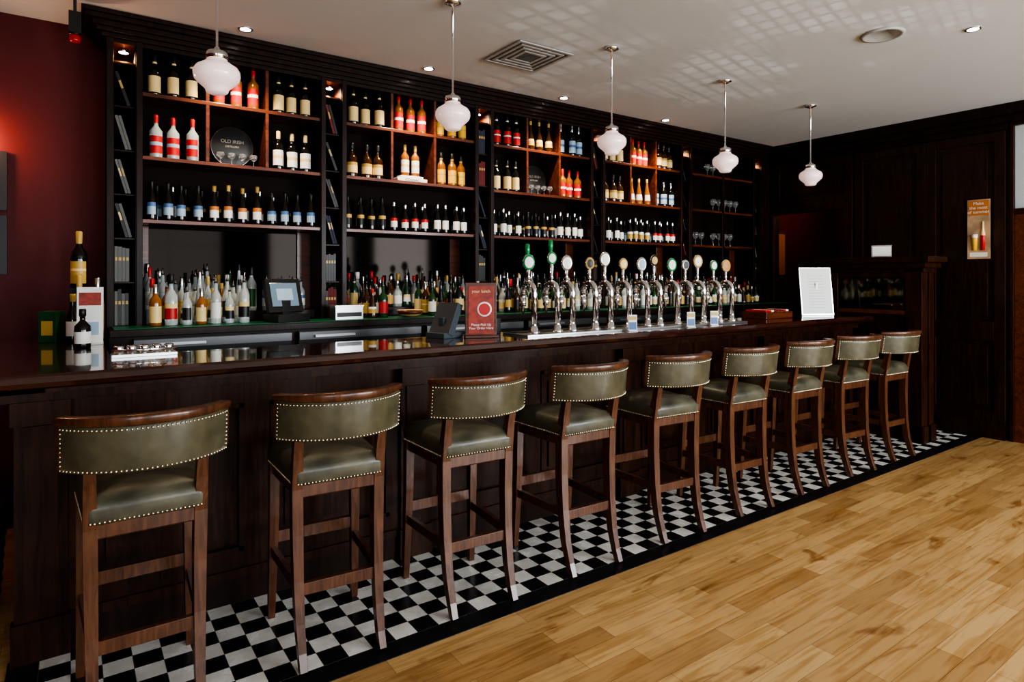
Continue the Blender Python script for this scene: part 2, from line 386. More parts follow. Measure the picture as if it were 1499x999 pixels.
# ------------------------------------------------------------ back bar cabinet
PER = 1.3; X0 = .18; YS = 4.5
BAYW = .18
shz = [1.865, 2.26, 2.655]
b = MB()
b.box(X0, XE-.001, YB-.03, YB-.001, .9, 2.96, 'cabback')
b.box(X0, XE-.001, 4.22, YB-.001, 1.16, 1.20, 'dark')
b.box(X0, XE-.001, 4.3, YB-.001, .001, 1.16, 'dark')
b.box(X0+.02, XE-.001, 4.226, 4.5, 1.201, 1.206, 'greenmat')
b.box(X0, X0+.03, YS, YB-.03, 1.2, 2.96, 'dark')
for k in range(6):
    xa = X0+PER*k; xb = min(xa+BAYW, XE-.001)
    b.box(xa, xa+.035, YS, YB-.03, 1.2, 2.96, 'dark'); b.box(xb-.035, xb, YS, YB-.03, 1.2, 2.96, 'dark')
    b.box(xa-.004, xa+.03, YS-.015, YS, 1.2, 2.96, 'dark'); b.box(xb-.03, xb+.004, YS-.015, YS, 1.2, 2.96, 'dark')
    for j in range(1, 7): b.box(xa+.035, xb-.035, YS+.02, YB-.03, 1.2+.27*j-.006, 1.2+.27*j+.006, 'shelf' if j == 6 else 'dark')
    if k < 5:
        xc, xd = xb, xa+PER; w = (xd-xc)/3
        for zz in shz: b.box(xc, xd, YS+.005, YB-.03, zz-.024, zz, 'shelf')
        b.box(xc, xd, YS+.01, YS+.03, 2.93, 2.96, 'shelf')
        if k < 4:
            for q in (1, 2):
                b.box(xc+w*q-.011, xc+w*q+.011, YS+.006, YB-.03, shz[1], 2.96, 'shelf')
        else:
            b.box((xc+xd)/2-.02, (xc+xd)/2+.02, YS, YS+.03, 1.2, 2.96, 'dark')
        b.box(xc+.02, xd-.02, YB-.034, YB-.03, 1.22, 1.83, 'mirror')
        b.box(xc, xc+.06, YB-.05, YB-.03, 1.2, 1.84, 'shelf'); b.box(xd-.1, xd, YB-.05, YB-.03, 1.2, 1.84, 'shelf')
        if k < 4: b.box(xc+.02, xd-.02, 4.585, 4.745, 1.207, 1.27, 'dark')
    if k == 5: b.box(xb, XE-.001, YS, YB-.03, 1.2, 2.96, 'dark')
for (yo, za, zb) in ((.01, 2.925, 2.95), (.03, 2.95, 2.975), (.055, 2.975, 3.0), (.075, 3.0, 3.03), (.11, 3.03, 3.055), (.13, 3.055, CZ-.001)):
    b.box(X0-yo, XE-.001, YS-yo, YB-.001, za, zb, 'dark')
b.obj('back_bar_cabinet', bevel=.003)
b = MB()
for k in range(7):
    xa = .3+k*.95
    b.box(xa, xa+.9, 4.262, 4.299, .12, 1.14, 'black'); b.box(xa, xa+.9, 4.245, 4.262, 1.085, 1.135, 'steeld')
    b.box(xa+.05, xa+.42, 4.25, 4.262, .2, 1.04, 'mirror'); b.box(xa+.48, xa+.85, 4.25, 4.262, .2, 1.04, 'mirror')
    b.box(xa+.1, xa+.38, 4.225, 4.245, 1.10, 1.115, 'steel')
b.obj('bottle_fridges')

# ------------------------------------------------------------ bottles
def bottle(b, x, y, z, h, r, g, lab, cap, acc=None, style=0, n=12):
    acc = acc or lab
    if style == 0:
        p = [(r*.92, 0, g), (r, .02*h, g), (r, .08*h, lab), (r, .30*h, acc), (r, .34*h, lab), (r, .47*h, g), (r, .56*h, g), (r*.85, .64*h, g), (r*.42, .72*h, g), (r*.36, .78*h, acc if cap == 'l_black' else cap), (r*.38, .82*h, cap), (r*.40, .985*h, cap), (r*.3, h, cap)]; L = (2, 5)
    elif style == 1:
        p = [(r*.95, 0, g), (r, .02*h, g), (r, .10*h, lab), (r, .28*h, acc), (r, .36*h, lab), (r, .50*h, g), (r, .62*h, g), (r*.6, .70*h, g), (r*.36, .75*h, g), (r*.34, .80*h, cap), (r*.38, .82*h, cap), (r*.38, .98*h, cap), (r*.3, h, cap)]; L = (2, 5)
    elif style == 2:
        p = [(r*.95, 0, g), (r, .02*h, g), (r, .12*h, lab), (r, .34*h, acc), (r, .44*h, g), (r, .54*h, g), (r*.7, .64*h, g), (r*.36, .70*h, g), (r*.34, .84*h, 'l_black'), (r*.3, .88*h, 'chrome'), (r*.12, .92*h, 'chrome'), (r*.1, h, 'chrome')]; L = (2, 4)
    elif style == 4:
        p = [(r*1.1, 0, g), (r*1.15, .02*h, g), (r*1.15, .12*h, lab), (r*1.15, .33*h, acc), (r*1.15, .42*h, g), (r*1.1, .56*h, g), (r*.6, .66*h, g), (r*.38, .70*h, g), (r*.38, .8*h, cap), (r*.5, .82*h, cap), (r*.5, .98*h, cap), (r*.4, h, cap)]; L = (2, 4)
    elif style == 5:  # long tapering liqueur
        p = [(r*1.05, 0, g), (r*1.1, .03*h, g), (r*1.0, .16*h, lab), (r*.92, .30*h, acc), (r*.88, .38*h, g), (r*.62, .56*h, g), (r*.42, .72*h, g), (r*.34, .86*h, cap), (r*.36, .98*h, cap), (r*.3, h, cap)]; L = (2, 4)
    else:
        p = [(r*.95, 0, g), (r, .02*h, g), (r, .14*h, lab), (r, .34*h, acc), (r, .44*h, g), (r*.9, .54*h, g), (r*.5, .70*h, g), (r*.42, .76*h, g), (r*.40, .84*h, cap), (r*.46, .94*h, cap), (r*.46, h, cap)]; L = (2, 4)
    nl = max(4, int(round(n*.46)))
    a = R(-108)+random.uniform(-.35, .35)-math.pi*nl/n
    b.lathe((x, y, z), p, n, Matrix.Rotation(a, 3, 'Z'), True, (g, L, nl))
def wglass(b, x, y, z, h=.12, r=.03):
    b.lathe((x, y, z), [(r*.9, 0, 'glass'), (r*.15, .004, 'glass'), (r*.12, h*.45, 'glass'), (r*.8, h*.62, 'glass'), (r, h*.8, 'glass'), (r*.85, h, 'glass')], 12)
T = dict(
 cream=('g_dark', 'l_cream', 'l_black', 'l_cream', 0), redv=('g_amber', 'l_red', 'l_red', 'l_white', 1), clr=('g_clear', 'l_red', 'l_red', 'l_sky', 1),
 dw=('g_dark', 'l_white', 'l_cream', 'l_cream', 1), br=('g_brown', 'l_cream', 'l_black', 'l_gold', 4), cog=('g_amber', 'l_white', 'l_gold', 'l_white', 5),
 yel=('g_amber', 'l_yellow', 'l_black', 'l_gold', 0), blue=('g_dark', 'l_sky', 'l_black', 'l_blue', 3), org=('g_dark', 'l_white', 'l_gold', 'l_orange', 3),
 dred=('g_dark', 'l_red', 'l_black', 'l_white', 0), dgold=('g_brown', 'l_gold', 'l_gold', 'l_cream', 5), dblue=('g_dark', 'l_sky', 'silver', 'l_blue', 1),
 wd=('g_dark', 'l_white', 'silver', 'l_white', 3), pl=('g_dark', 'l_gold', 'silver', 'l_white', 3), em=('g_dark', 'l_black', 'l_black', 'l_gold', 3),
 pt=('g_dark', 'l_white', 'silver', 'l_red', 3))
layout = [
 [['cream', 'redv', 'cream'], ['clr', 'PLAQUE', 'dw'], ['blue', 'org', 'blue']],
 [['cream', 'redv', 'yel'], ['br', 'STAND', 'yel'], ['em', 'pt', 'wd']],
 [['dred', 'dgold', 'dblue'], ['cream', 'PLAQUE', 'redv'], ['wd', 'em', 'wd']],
 [['cream', 'redv', 'br'], ['br', 'cog', 'dblue'], ['wd', 'pl', 'pt']]]
b = MB(); extras = []
for k in range(4):
    xc = X0+PER*k+BAYW; xd = X0+PER*(k+1); w = (xd-xc)/3
    for row in range(3):
        zz = shz[2-row]+.001
        for c in range(3):
            t = layout[k][row][c]; cx = xc+w*(c+.5)
            if t in ('PLAQUE', 'STAND'): extras.append((t, cx, zz)); continue
            g, lab, cap, acc, st = T[t]
            n = 3 if row < 2 else 4
            hk = random.uniform(.98, 1.08)
            for i in range(n):
                px_ = cx+(i-(n-1)/2)*(.102 if n == 3 else .088)+random.uniform(-.010, .010)
                h = .265*hk if row < 2 else .236*hk*random.uniform(.92, 1.06)
                bottle(b, px_, 4.58+random.uniform(-.02, .02), zz, h*random.uniform(.99, 1.01), .0375 if row < 2 else .0295, g, lab, cap, acc, st, 16)
                if row == 2:
                    g2, l2, c2, a2, s2 = T[random.choice(['wd', 'em', 'blue', 'pt'])]
                    bottle(b, px_+.04, 4.69, zz, h*.97, .027, g2, l2, c2, a2, s2, 12)
b.obj('shelf_bottles')
for t, cx, zz in extras:
    if t == 'PLAQUE':
        o = MB(); mt = Matrix.Rotation(R(90), 3, 'X')
        o.lathe((0, 0, .14), [(.0, .0, 'silver'), (.130, 0, 'silver'), (.139, .006, 'silver'), (.139, .014, 'silver'), (.134, .016, 'black'), (0, .0165, 'black')], 40, mt)
        o.box(-.06, .06, -.03, .03, 0, .012, 'steel')
        ob = o.obj('round_mirror_plaque', (cx-.01, 4.66, zz))
        text(ob, 'plaque_text', 'OLD IRISH', .032, (0, -.018, .165), (R(90), 0, 0), 'plq')
        text(ob, 'plaque_small', 'DISTILLERY', .018, (0, -.018, .135), (R(90), 0, 0), 'plq')
        g_ = MB()
        for i in range(4): wglass(g_, cx-.1+i*.07, 4.56, zz, .08, .026)
        g_.obj('tasting_glasses')
    else:
        o = MB(); o.box(-.13, .13, -.05, .05, 0, .03, 'l_white'); o.box(-.10, .10, -.04, .04, .03, .05, 'l_white')
        bottle(o, -.045, 0, .05, .25, .034, 'g_amber', 'l_white', 'l_gold', 'l_cream', 1, 16); bottle(o, .045, 0, .05, .25, .034, 'g_amber', 'l_white', 'l_gold', 'l_cream', 1, 16)
        ob = o.obj('cognac_display', (cx, 4.58, zz), bevel=.006)
        text(ob, 'stand_text', 'COGNAC', .028, (0, -.051, .006), (R(90), 0, 0), 'l_black')
b = MB()
for row in range(3):
    for i in range(9):
        if random.random() < .45: wglass(b, 5.67+i*.105, 4.62, shz[row]+.001, .15, .034)
b.obj('wine_glasses')
# counter spirits
b = MB()
G1 = [('g_clear', 'l_white'), ('g_clear', 'l_red'), ('g_clear', 'l_sky'), ('g_amber', 'l_cream'), ('g_clear', 'l_yellow'), ('g_green', 'l_white'), ('g_clear', 'l_green'), ('g_clear', 'l_black'), ('g_clear', 'l_cream'), ('g_clear', 'l_white'), ('g_clear', 'l_white')]
G2 = [('g_green', 'l_white'), ('g_dark', 'l_cream'), ('g_brown', 'l_gold'), ('g_green', 'l_cream'), ('g_clear', 'l_white'), ('g_clear', 'l_green'), ('g_amber', 'l_cream'), ('g_dark', 'l_white'), ('g_green', 'l_red')]
G3 = [('g_dark', 'l_white'), ('g_brown', 'l_black'), ('g_dark', 'l_gold'), ('g_green', 'l_cream'), ('g_clear', 'l_white'), ('g_clear', 'l_cream')]
caps = ['silver', 'l_black', 'l_black', 'l_gold', 'l_white', 'l_red', 'l_black', 'silver']
def mass(b, xa, xb, G, hs, skip=()):
    for (yy, z0, sp) in ((4.705, 1.271, .066), (4.63, 1.271, .070), (4.535, 1.208, .073), (4.455, 1.208, .075), (4.37, 1.208, .078)):
        x = xa+.03+random.uniform(0, .03)
        while x < xb-.02:
            g, lab = random.choice(G)
            h = hs*random.uniform(.74, 1.10); r = random.uniform(.027, .0355)
            if not (yy < 4.60 and any(s0 < x < s1 for s0, s1 in skip)):
                bottle(b, x, yy+random.uniform(-.004, .004), z0, h, r, g, lab, random.choice(caps), random.choice(['l_white', 'l_cream', lab, lab]), random.choice([0, 1, 2, 2, 4, 5]), 14)
            x += sp+random.uniform(-.001, .012)
mass(b, .38, 1.08, G1, .30, [(.985, 1.4)])
mass(b, 1.50, 2.76, G2, .28, [(1.45, 1.76), (1.95, 2.25)]); mass(b, 2.98, 4.06, G3, .275); mass(b, 4.28, 5.36, G3, .27); mass(b, 5.58, 6.6, G3, .24)
x = 1.14
while x < 1.46:
    bottle(b, x, 4.66, 1.271, .24*random.uniform(.9, 1.1), .031, 'g_clear', random.choice(['l_white', 'l_green', 'l_sky']), 'silver', 'l_blue', 2); x += .08
b.obj('spirit_bottles')
# books
b = MB()
M['bk1'] = simple('book_navy', (.02, .025, .05), .6); M['bk2'] = simple('book_maroon', (.16, .012, .012), .6); M['bk3'] = simple('book_grey', (.14, .14, .13), .6); M['bk4'] = simple('book_brown', (.05, .025, .015), .6)
bks = ['l_black', 'bk1', 'bk3', 'bk4', 'l_black', 'l_black', 'bk2']
for k in range(6):
    xa = X0+PER*k+.037
    for j in range(6):
        zz = 1.208 if j == 0 else 1.2+.27*j+.0065
        lean = random.choice([.27, .32, .36, .34, 0]) if j > 1 else 0
        x = xa+.002; m = random.choice(bks)
        for i in range(4):
            t = random.uniform(.016, .022); h = random.uniform(.19, .225)
            if lean:
                hh = .215; sx_ = x + math.sin(lean)*hh
                if sx_+t*.8 > xa+.106: break
                mt = Matrix.Translation((sx_, 4.53, zz)) @ Matrix.Rotation(-lean, 4, 'Y')
                mm = random.choice([m, m, random.choice(bks)])
                b.box(0, t*.85, 0, .15, .002, hh, mm, mt)
                b.box(.003, t*.85-.003, -.001, 0, .11, .16, random.choice(['l_gold', 'l_cream', mm]), mt)
                x += t
            else:
                if x+t > xa+.104: break
                b.box(x, x+t, 4.53, 4.69, zz, zz+h, random.choice([m, m, 'l_black']))
                b.box(x+.003, x+t-.003, 4.529, 4.53, zz+.13, zz+.15, 'l_gold'); x += t+.001
b.obj('books')

# ------------------------------------------------------------ stools
def stud(b, p, n):
    q = Vector((0, 0, 1)).rotation_difference(n).to_matrix()
    b.lathe(p, [(.0048, -.002, 'stud'), (.0042, .0018, 'stud'), (.002, .0034, 'stud'), (.0, .0038, 'stud')], 6, q)
def stool_mesh():
    b = MB()
    for s in (-1, 1):
        pts = [(s*.155, -.262, 0), (s*.155, -.236, .06), (s*.157, -.206, .16), (s*.159, -.184, .32), (s*.161, -.176, .50), (s*.163, -.180, .68), (s*.164, -.203, .80), (s*.165, -.226, .90), (s*.166, -.232, .94)]
        b.bar(pts, [.028, .030, .034, .038, .041, .042, .038, .034, .03], [.034, .038, .044, .050, .054, .052, .040, .034, .02], (1, 0, 0), 'stool')
        pts = [(s*.185, .216, 0), (s*.182, .205, .2), (s*.179, .193, .45), (s*.178, .188, .70)]
        b.bar(pts, [.028, .034, .039, .042], [.028, .034, .039, .042], (1, 0, 0), 'stool')
        b.bar([(s*.16, -.18, .30), (s*.181, .205, .30)], .022, .042, (1, 0, 0), 'stool')
    b.box(-.16, .16, -.200, -.176, .262, .308, 'stool')
    b.box(-.182, .182, .188, .214, .335, .385, 'stool')
    def outline(ins, zz, n=5, r=.03):
        x1f, x1r, yf, yr = .200-ins, .180-ins, .215-ins, -.212+ins
        rr = max(r-ins*.3, .006)
        cs = [((x1f-rr, yf-rr), 0), ((-x1f+rr, yf-rr), 90), ((-x1r+rr, yr+rr), 180), ((x1r-rr, yr+rr), 270)]
        out = []
        for (cx, cy), a0 in cs:
            for i in range(n+1):
                a = R(a0+90*i/n); out.append(Vector((cx+rr*math.cos(a), cy+rr*math.sin(a), zz)))
        return out
    b.rings([outline(.014, .642), outline(.010, .647), outline(.010, .690), outline(.014, .694)], 'stool', smooth=False)
    b.rings([outline(.008, .690), outline(.0, .696), outline(-.003, .712), outline(-.006, .738), outline(-.002, .758), outline(.010, .772), outline(.032, .783), outline(.08, .792), outline(.14, .797)], 'leather2')
    o = outline(-.002, .700, 8)
    per = []
    for i in range(len(o)):
        a, c = o[i], o[(i+1) % len(o)]; L_ = (c-a).length; n = max(1, round(L_/.014))
        for q in range(n): per.append(a.lerp(c, q/n))
    last = None
    for p in per:
        if last is not None and (p-last).length < .010: continue
        last = p
        nrm = Vector((math.copysign(1, p.x), 0, 0)) if abs(p.x)/.185 > abs(p.y)/.208 else Vector((0, math.copysign(1, p.y), 0))
        stud(b, p, nrm)
    Rr = .275; half = R(57); cyc = -.320+Rr
    def arc(a, off, zz):
        lean = (zz-.88)*-.12
        rr = Rr+off
        return Vector((rr*math.sin(a), cyc-rr*math.cos(a)+lean, zz))
    N = 24
    def section(a, z0, z1, t, pf):
        zc = (z0+z1)/2; hz = (z1-z0)/2; out = []
        K = 16
        for i in range(K):
            q = 2*math.pi*i/K; cx = math.cos(q); sx = math.sin(q)
            ox = math.copysign(abs(cx)**pf, cx)*t/2; oz = math.copysign(abs(sx)**pf, sx)*hz
            out.append(arc(a, ox, zc+oz))
        return out
    b.rings([section(-half+2*half*i/N, .878, 1.032, .040, .35) for i in range(N+1)], 'leather')
    b.rings([section(-half*1.05+2*half*1.05*i/N, 1.030, 1.058+.008*math.cos((i/N-.5)*math.pi), .050, .5) for i in range(N+1)], 'stool')
    for s in (-1, 1):
        b.rings([section(s*half*(1.0+.045*q), .882, 1.04, .038, .4) for q in range(2)], 'stool', smooth=False)
    for zz in (.888, 1.021):
        n = 40
        for i in range(n+1):
            a = -half*.97+2*half*.97*i/n; p = arc(a, .0195, zz); stud(b, p, Vector((math.sin(a), -math.cos(a), 0)))
    for s in (-1, 1):
        for i in range(1, 9):
            a = s*half*.97; p = arc(a, .0195, .888+.133*i/9); stud(b, p, Vector((math.sin(a), -math.cos(a), 0)))
    return b.mesh('bar_stool')
me = stool_mesh()
sx = [.204, .883, 1.532, 2.205, 2.90, 3.59, 4.27, 4.96, 5.64]
rot = [3, -1, 0, 1.5, -1, 0, 1, -1, 0]
for x, a in zip(sx, rot): place(me, 'bar_stool', (x+.010, 2.65, .0036), R(a-3), .003)

# ------------------------------------------------------------ pendants
b = MB()
b.lathe((0, 0, 0), [(.0, CZ-.001, 'chrome'), (.05, CZ-.001, 'chrome'), (.048, CZ-.018, 'chrome'), (.012, CZ-.03, 'chrome'), (.006, CZ-.035, 'chrome'), (.0055, 2.56, 'chrome'), (.010, 2.555, 'chrome'), (.014, 2.545, 'chrome'), (.04, 2.535, 'chrome'), (.047, 2.525, 'chrome'), (.047, 2.503, 'chrome'), (.043, 2.50, 'opal'),
    (.046, 2.492, 'opal'), (.062, 2.480, 'opal'), (.088, 2.464, 'opal'), (.099, 2.446, 'opal'), (.100, 2.424, 'opal'), (.095, 2.406, 'opal'), (.085, 2.394, 'opal'), (.062, 2.374, 'opal'), (.050, 2.362, 'opal'), (.047, 2.350, 'opal'), (.036, 2.343, 'opal'), (0, 2.341, 'opal')], 40)
me = b.mesh('pendant_lamp')
for x in (.548, 1.785, 3.033, 4.28, 5.53): place(me, 'pendant_lamp', (x, 3.13, 0))

# ------------------------------------------------------------ ceiling fittings
b = MB(); b.lathe((0, 0, 0), [(.0, 0, 'lampon'), (.030, 0, 'lampon'), (.032, -.004, 'chrome'), (.045, -.004, 'chrome'), (.047, 0.0, 'chrome')], 28)
me = b.mesh('recessed_downlight')
for x, y in ((.907, 4.23), (2.207, 4.235), (3.537, 4.245), (4.87, 4.26), (4.68, 1.58), (2.0, .2)):
    o = place(me, 'recessed_downlight', (x, y, CZ-.002))
    light('SPOT', 'downlight_beam', (0, .0, -.02), 100 if y > 4 else 15, (1, .80, .56), (R(4) if y > 4 else 0, 0, 0), o, spot_size=R(105), spot_blend=.8, shadow_soft_size=.03)
b = MB(); b.lathe((0, 0, 0), [(.0, -.006, 'ventw'), (.10, -.006, 'ventw'), (.105, -.012, 'ventw'), (.122, -.012, 'ventw'), (.128, 0, 'ventw')], 36)
b.obj('ceiling_speaker', (4.304, 1.953, CZ-.001))
b = MB()
for i in range(4):
    w0 = .23-.045*i; w1 = w0-.022
    for (a0, a1, c0, c1) in ((-w0, w0, -w0, -w1), (-w0, w0, w1, w0), (-w0, -w1, -w1, w1), (w1, w0, -w1, w1)):
        b.box(a0, a1, c0, c1, -.014, -.006, 'ventw')
b.box(-.22, .22, -.22, .22, -.005, 0, 'ventd')
for i in range(8): b.box(-.07, .07, -.07+i*.018, -.062+i*.018, -.012, -.005, 'ventd')
b.obj('ceiling_vent', (2.66, 3.595, CZ-.001))
b = MB(); b.box(-.03, .03, -.03, .03, -.12, 0, 'black'); b.box(-.008, .008, -.008, .008, 0, .075, 'black'); b.lathe((0, 0, 0), [(.03, -.13, 'black'), (.035, -.12, 'black')], 16)
b.lathe((0, 0, 0), [(.0, -.17, 'redlens'), (.024, -.168, 'redlens'), (.028, -.16, 'redlens'), (.028, -.13, 'redlens')], 20)
b.obj('alarm_beacon', (.02, 4.34, 3.004))
b = MB(); b.lathe((0, 0, 0), [(.0, -.02, 'lampon'), (.022, -.02, 'lampon'), (.026, -.02, 'chrome'), (.028, 0, 'chrome')], 16)
me = b.mesh('cabinet_spotlight')
for k in range(6):
    o = place(me, 'cabinet_spotlight', (X0+PER*k+.09, 4.6, 2.924))
    light('SPOT', 'cabinet_beam', (0, 0, -.03), 30, (1, .55, .24), (0, 0, 0), o, spot_size=R(150), spot_blend=.6, shadow_soft_size=.02)

# added unseen spot with a brick gobo, imitates dappled reflected daylight on the ceiling
g = light('SPOT', 'ceiling_dapple_spot', (3.9, .6, .12), 110, (1, 1, 1), (0, 0, 0), None, spot_size=R(52), spot_blend=.35, shadow_soft_size=.01)
d = Vector((3.45, 2.45, CZ)) - Vector(g.location); g.rotation_euler = d.to_track_quat('-Z', 'Y').to_euler()
l = g.data; l.use_nodes = True; nt = l.node_tree; em = nt.nodes['Emission']
tc = nt.nodes.new('ShaderNodeTexCoord'); sp = nt.nodes.new('ShaderNodeSeparateXYZ'); nt.links.new(tc.outputs['Normal'], sp.inputs[0])
dx = nt.nodes.new('ShaderNodeMath'); dx.operation = 'DIVIDE'; nt.links.new(sp.outputs[0], dx.inputs[0]); nt.links.new(sp.outputs[2], dx.inputs[1])
dy = nt.nodes.new('ShaderNodeMath'); dy.operation = 'DIVIDE'; nt.links.new(sp.outputs[1], dy.inputs[0]); nt.links.new(sp.outputs[2], dy.inputs[1])
cb = nt.nodes.new('ShaderNodeCombineXYZ'); nt.links.new(dx.outputs[0], cb.inputs[0]); nt.links.new(dy.outputs[0], cb.inputs[1])
br = nt.nodes.new('ShaderNodeTexBrick'); br.inputs['Scale'].default_value = 1; br.inputs['Brick Width'].default_value = .042; br.inputs['Row Height'].default_value = .028; br.offset = 0
br.inputs['Mortar Size'].default_value = .005; br.inputs['Mortar Smooth'].default_value = .3
br.inputs['Color1'].default_value = (1, 1, 1, 1); br.inputs['Color2'].default_value = (.4, .4, .4, 1); br.inputs['Mortar'].default_value = (0, 0, 0, 1)
nt.links.new(cb.outputs[0], br.inputs['Vector'])
nz = nt.nodes.new('ShaderNodeTexNoise'); nz.inputs['Scale'].default_value = 4.5; nz.inputs['Detail'].default_value = 1; nt.links.new(cb.outputs[0], nz.inputs['Vector'])
rp = nt.nodes.new('ShaderNodeValToRGB'); rp.color_ramp.elements[0].position = .44; rp.color_ramp.elements[1].position = .56; nt.links.new(nz.outputs['Fac'], rp.inputs['Fac'])
mm = nt.nodes.new('ShaderNodeMix'); mm.data_type = 'RGBA'; mm.blend_type = 'MULTIPLY'; mm.inputs['Factor'].default_value = 1
nt.links.new(br.outputs['Color'], mm.inputs['A']); nt.links.new(rp.outputs['Color'], mm.inputs['B'])
nt.links.new(mm.outputs['Result'], em.inputs['Color'])

# ------------------------------------------------------------ beer taps
b = MB()
b.box(2.26, 4.46, 3.05, 3.32, BH+.001, BH+.012, 'steel')
b.box(2.28, 4.44, 3.19, 3.31, BH+.012, BH+.016, 'black')
o = b.obj('drip_tray')
badge = [('green_p', 'l_white'), ('green_p', 'l_white'), ('silver', 'l_white'), ('l_gold', 'l_black'), ('silver', 'l_white'), ('l_gold', 'l_cream'), ('silver', 'l_sky'), ('l_black', 'l_gold'), ('green_p', 'l_white'), ('silver', 'l_black'), ('l_gold', 'l_white'), ('green_p', 'l_white'), ('l_gold', 'l_orange')]
off = [0, .02, -.02, .015, -.01, 0, .02, -.015, .01, 0, -.02, .01, 0]
for i in range(13):
    t = MB(); x = 2.36+i*.166+off[i]
    t.lathe((0, 0, 0), [(.036, 0, 'chrome'), (.036, .012, 'chrome'), (.026, .02, 'chrome'), (.022, .05, 'chrome')], 18)
    R0 = .060
    pts = [(0, 0, .02), (0, 0, .255)] + [(0, R0-R0*math.cos(R(a)), .255+R0*math.sin(R(a))) for a in range(15, 181, 15)] + [(0, 2*R0, .225)]
    t.tube(pts, .0195, 'chrome', 16)
    t.lathe((0, 2*R0, 0), [(.009, .12, 'chrome'), (.010, .16, 'chrome'), (.020, .17, 'chrome'), (.021, .225, 'chrome')], 12)
    hz = .405 + (.03 if i % 3 == 1 else 0)
    g, c = badge[i]
    t.lathe((0, R0, 0), [(.007, .31, 'chrome'), (.009, .34, 'chrome'), (.015, .345, 'chrome'), (.011, .36, 'chrome'), (.014, hz-.01, 'chrome'), (.010, hz, 'chrome')], 12)
    big = .038 if i % 2 == 0 else .031
    ms = Matrix.Diagonal((1, 1, 1.3)) @ (Matrix.Rotation(R(-20), 3, 'Z') @ Matrix.Rotation(R(90), 3, 'X'))
    t.lathe((0, R0-.002, hz+.04), [(.0, -.012, g), (big, -.010, g), (big*1.1, 0, 'chrome'), (big, .010, g), (big*.72, .012, c), (0, .014, c)], 24, ms)
    if i in (0, 1):
        t.lathe((0, R0+.01, 0), [(.010, hz+.07, g), (.017, hz+.12, g), (.014, hz+.155, g), (.0, hz+.16, g)], 12)
    t.obj('beer_tap', (x, 3.12, BH+.0125), R(0))
for x, y in ((3.10, 3.0), (3.70, 3.0), (3.98, 3.01)):
    b = MB(); b.box(-.03, .03, -.004, .004, 0, .11, 'white'); b.box(-.026, .026, -.006, -.004, .01, .06, 'l_blue'); b.box(-.026, .026, -.006, -.004, .075, .1, 'l_gold'); b.box(-.03, .03, -.02, .02, 0, .004, 'white')
    b.obj('tent_card', (x, y, BH+.001), R(-25))
b = MB(); b.box(-.06, .06, -.05, .05, 0, .1, 'black')
for i in range(14): b.tube([(random.uniform(-.05, .05), random.uniform(-.03, .03), .05), (random.uniform(-.07, .07), random.uniform(-.05, .05), .2)], .003, random.choice(['l_green', 'l_black', 'green_p']), 6)
b.obj('straw_caddy', (2.19, 3.38, BH+.001))
b = MB(); b.box(-.095, .095, -.012, .012, .0, .33, 'shelf'); b.box(-.078, .078, -.015, -.012, .02, .31, 'redprint'); b.box(-.1, .1, -.05, .05, 0, .014, 'shelf')
o = b.obj('order_point_sign', (2.03, 3.22, BH+.001), R(-24), bevel=.002)
text(o, 'sign_text', 'Please Pick Up\nYour Order Here', .0205, (0, -.0165, .07), (R(90), 0, 0), 'l_white')
text(o, 'sign_title', 'your lunch', .026, (0, -.0165, .27), (R(90), 0, 0), 'l_cream')
o2 = MB(); mt = Matrix.Rotation(R(90), 3, 'X'); o2.lathe((0, 0, 0), [(.0, 0, 'l_white'), (.045, 0, 'l_white'), (.045, .002, 'l_white'), (.036, .002, 'l_red'), (0, .0025, 'l_red')], 28, mt)
q = o2.obj('sign_plate_mark'); q.parent = o; q.location = (.02, -.015, .17)
M['posgrey'] = simple('pos_grey_plastic', (.055, .07, .085), .4)
b = MB(); mt = Matrix.Translation((0, -.04, 0)) @ Matrix.Rotation(R(-24), 4, 'X')
b.box(-.08, .08, -.06, .10, 0, .03, 'posgrey'); b.box(-.02, .02, -.01, .03, .02, .12, 'posgrey')
b.box(-.085, .085, .0, .045, .03, .23, 'posgrey', mt); b.box(-.075, .075, .045, .047, .045, .215, 'screen', mt)
b.obj('pos_terminal', (1.83, 3.34, BH+.001), R(-75), bevel=.006)
b = MB(); mt = Matrix.Rotation(R(-15), 4, 'X')
b.box(-.12, .12, -.09, .09, 0, .05, 'black'); b.box(-.03, .03, .0, .05, .04, .14, 'black')
b.box(-.13, .13, -.02, .015, .06, .29, 'black', mt); b.box(-.10, .10, -.023, -.02, .10, .26, 'screen', mt); b.box(-.06, .06, -.025, -.023, .14, .22, 'l_sky', mt)
b.obj('till_screen', (1.19, 4.33, 1.208), R(18), bevel=.004)
b = MB(); b.box(-.10, .10, -.06, .06, 0, .09, 'steel'); b.box(-.09, .09, -.062, -.06, .02, .05, 'black'); b.box(-.105, .105, -.065, .065, .09, .10, 'steel')
b.obj('ice_bucket_tray', (1.60, 4.32, 1.208), bevel=.004)
b = MB(); b.lathe((0, 0, 0), [(.04, 0, 'l_cream'), (.09, .02, 'shelf'), (.10, .05, 'l_cream'), (.085, .045, 'shelf'), (0, .02, 'shelf')], 24)
b.obj('serving_bowl', (2.1, 4.33, 1.208))
b = MB(); mt = Matrix.Rotation(R(-8), 4, 'X')
b.box(-.16, .16, -.006, .006, 0, .46, 'silver', mt); b.box(-.15, .15, -.008, -.006, .01, .45, 'white', mt)
for i in range(12): b.box(-.08, .08, -.009, -.008, .07+i*.028, .073+i*.028, 'ventw', mt)
b.box(-.03, .03, .02, .12, 0, .01, 'silver'); b.box(-.01, .01, .06, .07, .0, .3, 'silver', Matrix.Rotation(R(8), 4, 'X'))
b.obj('menu_board', (5.87, 3.25, BH+.003), R(-30))
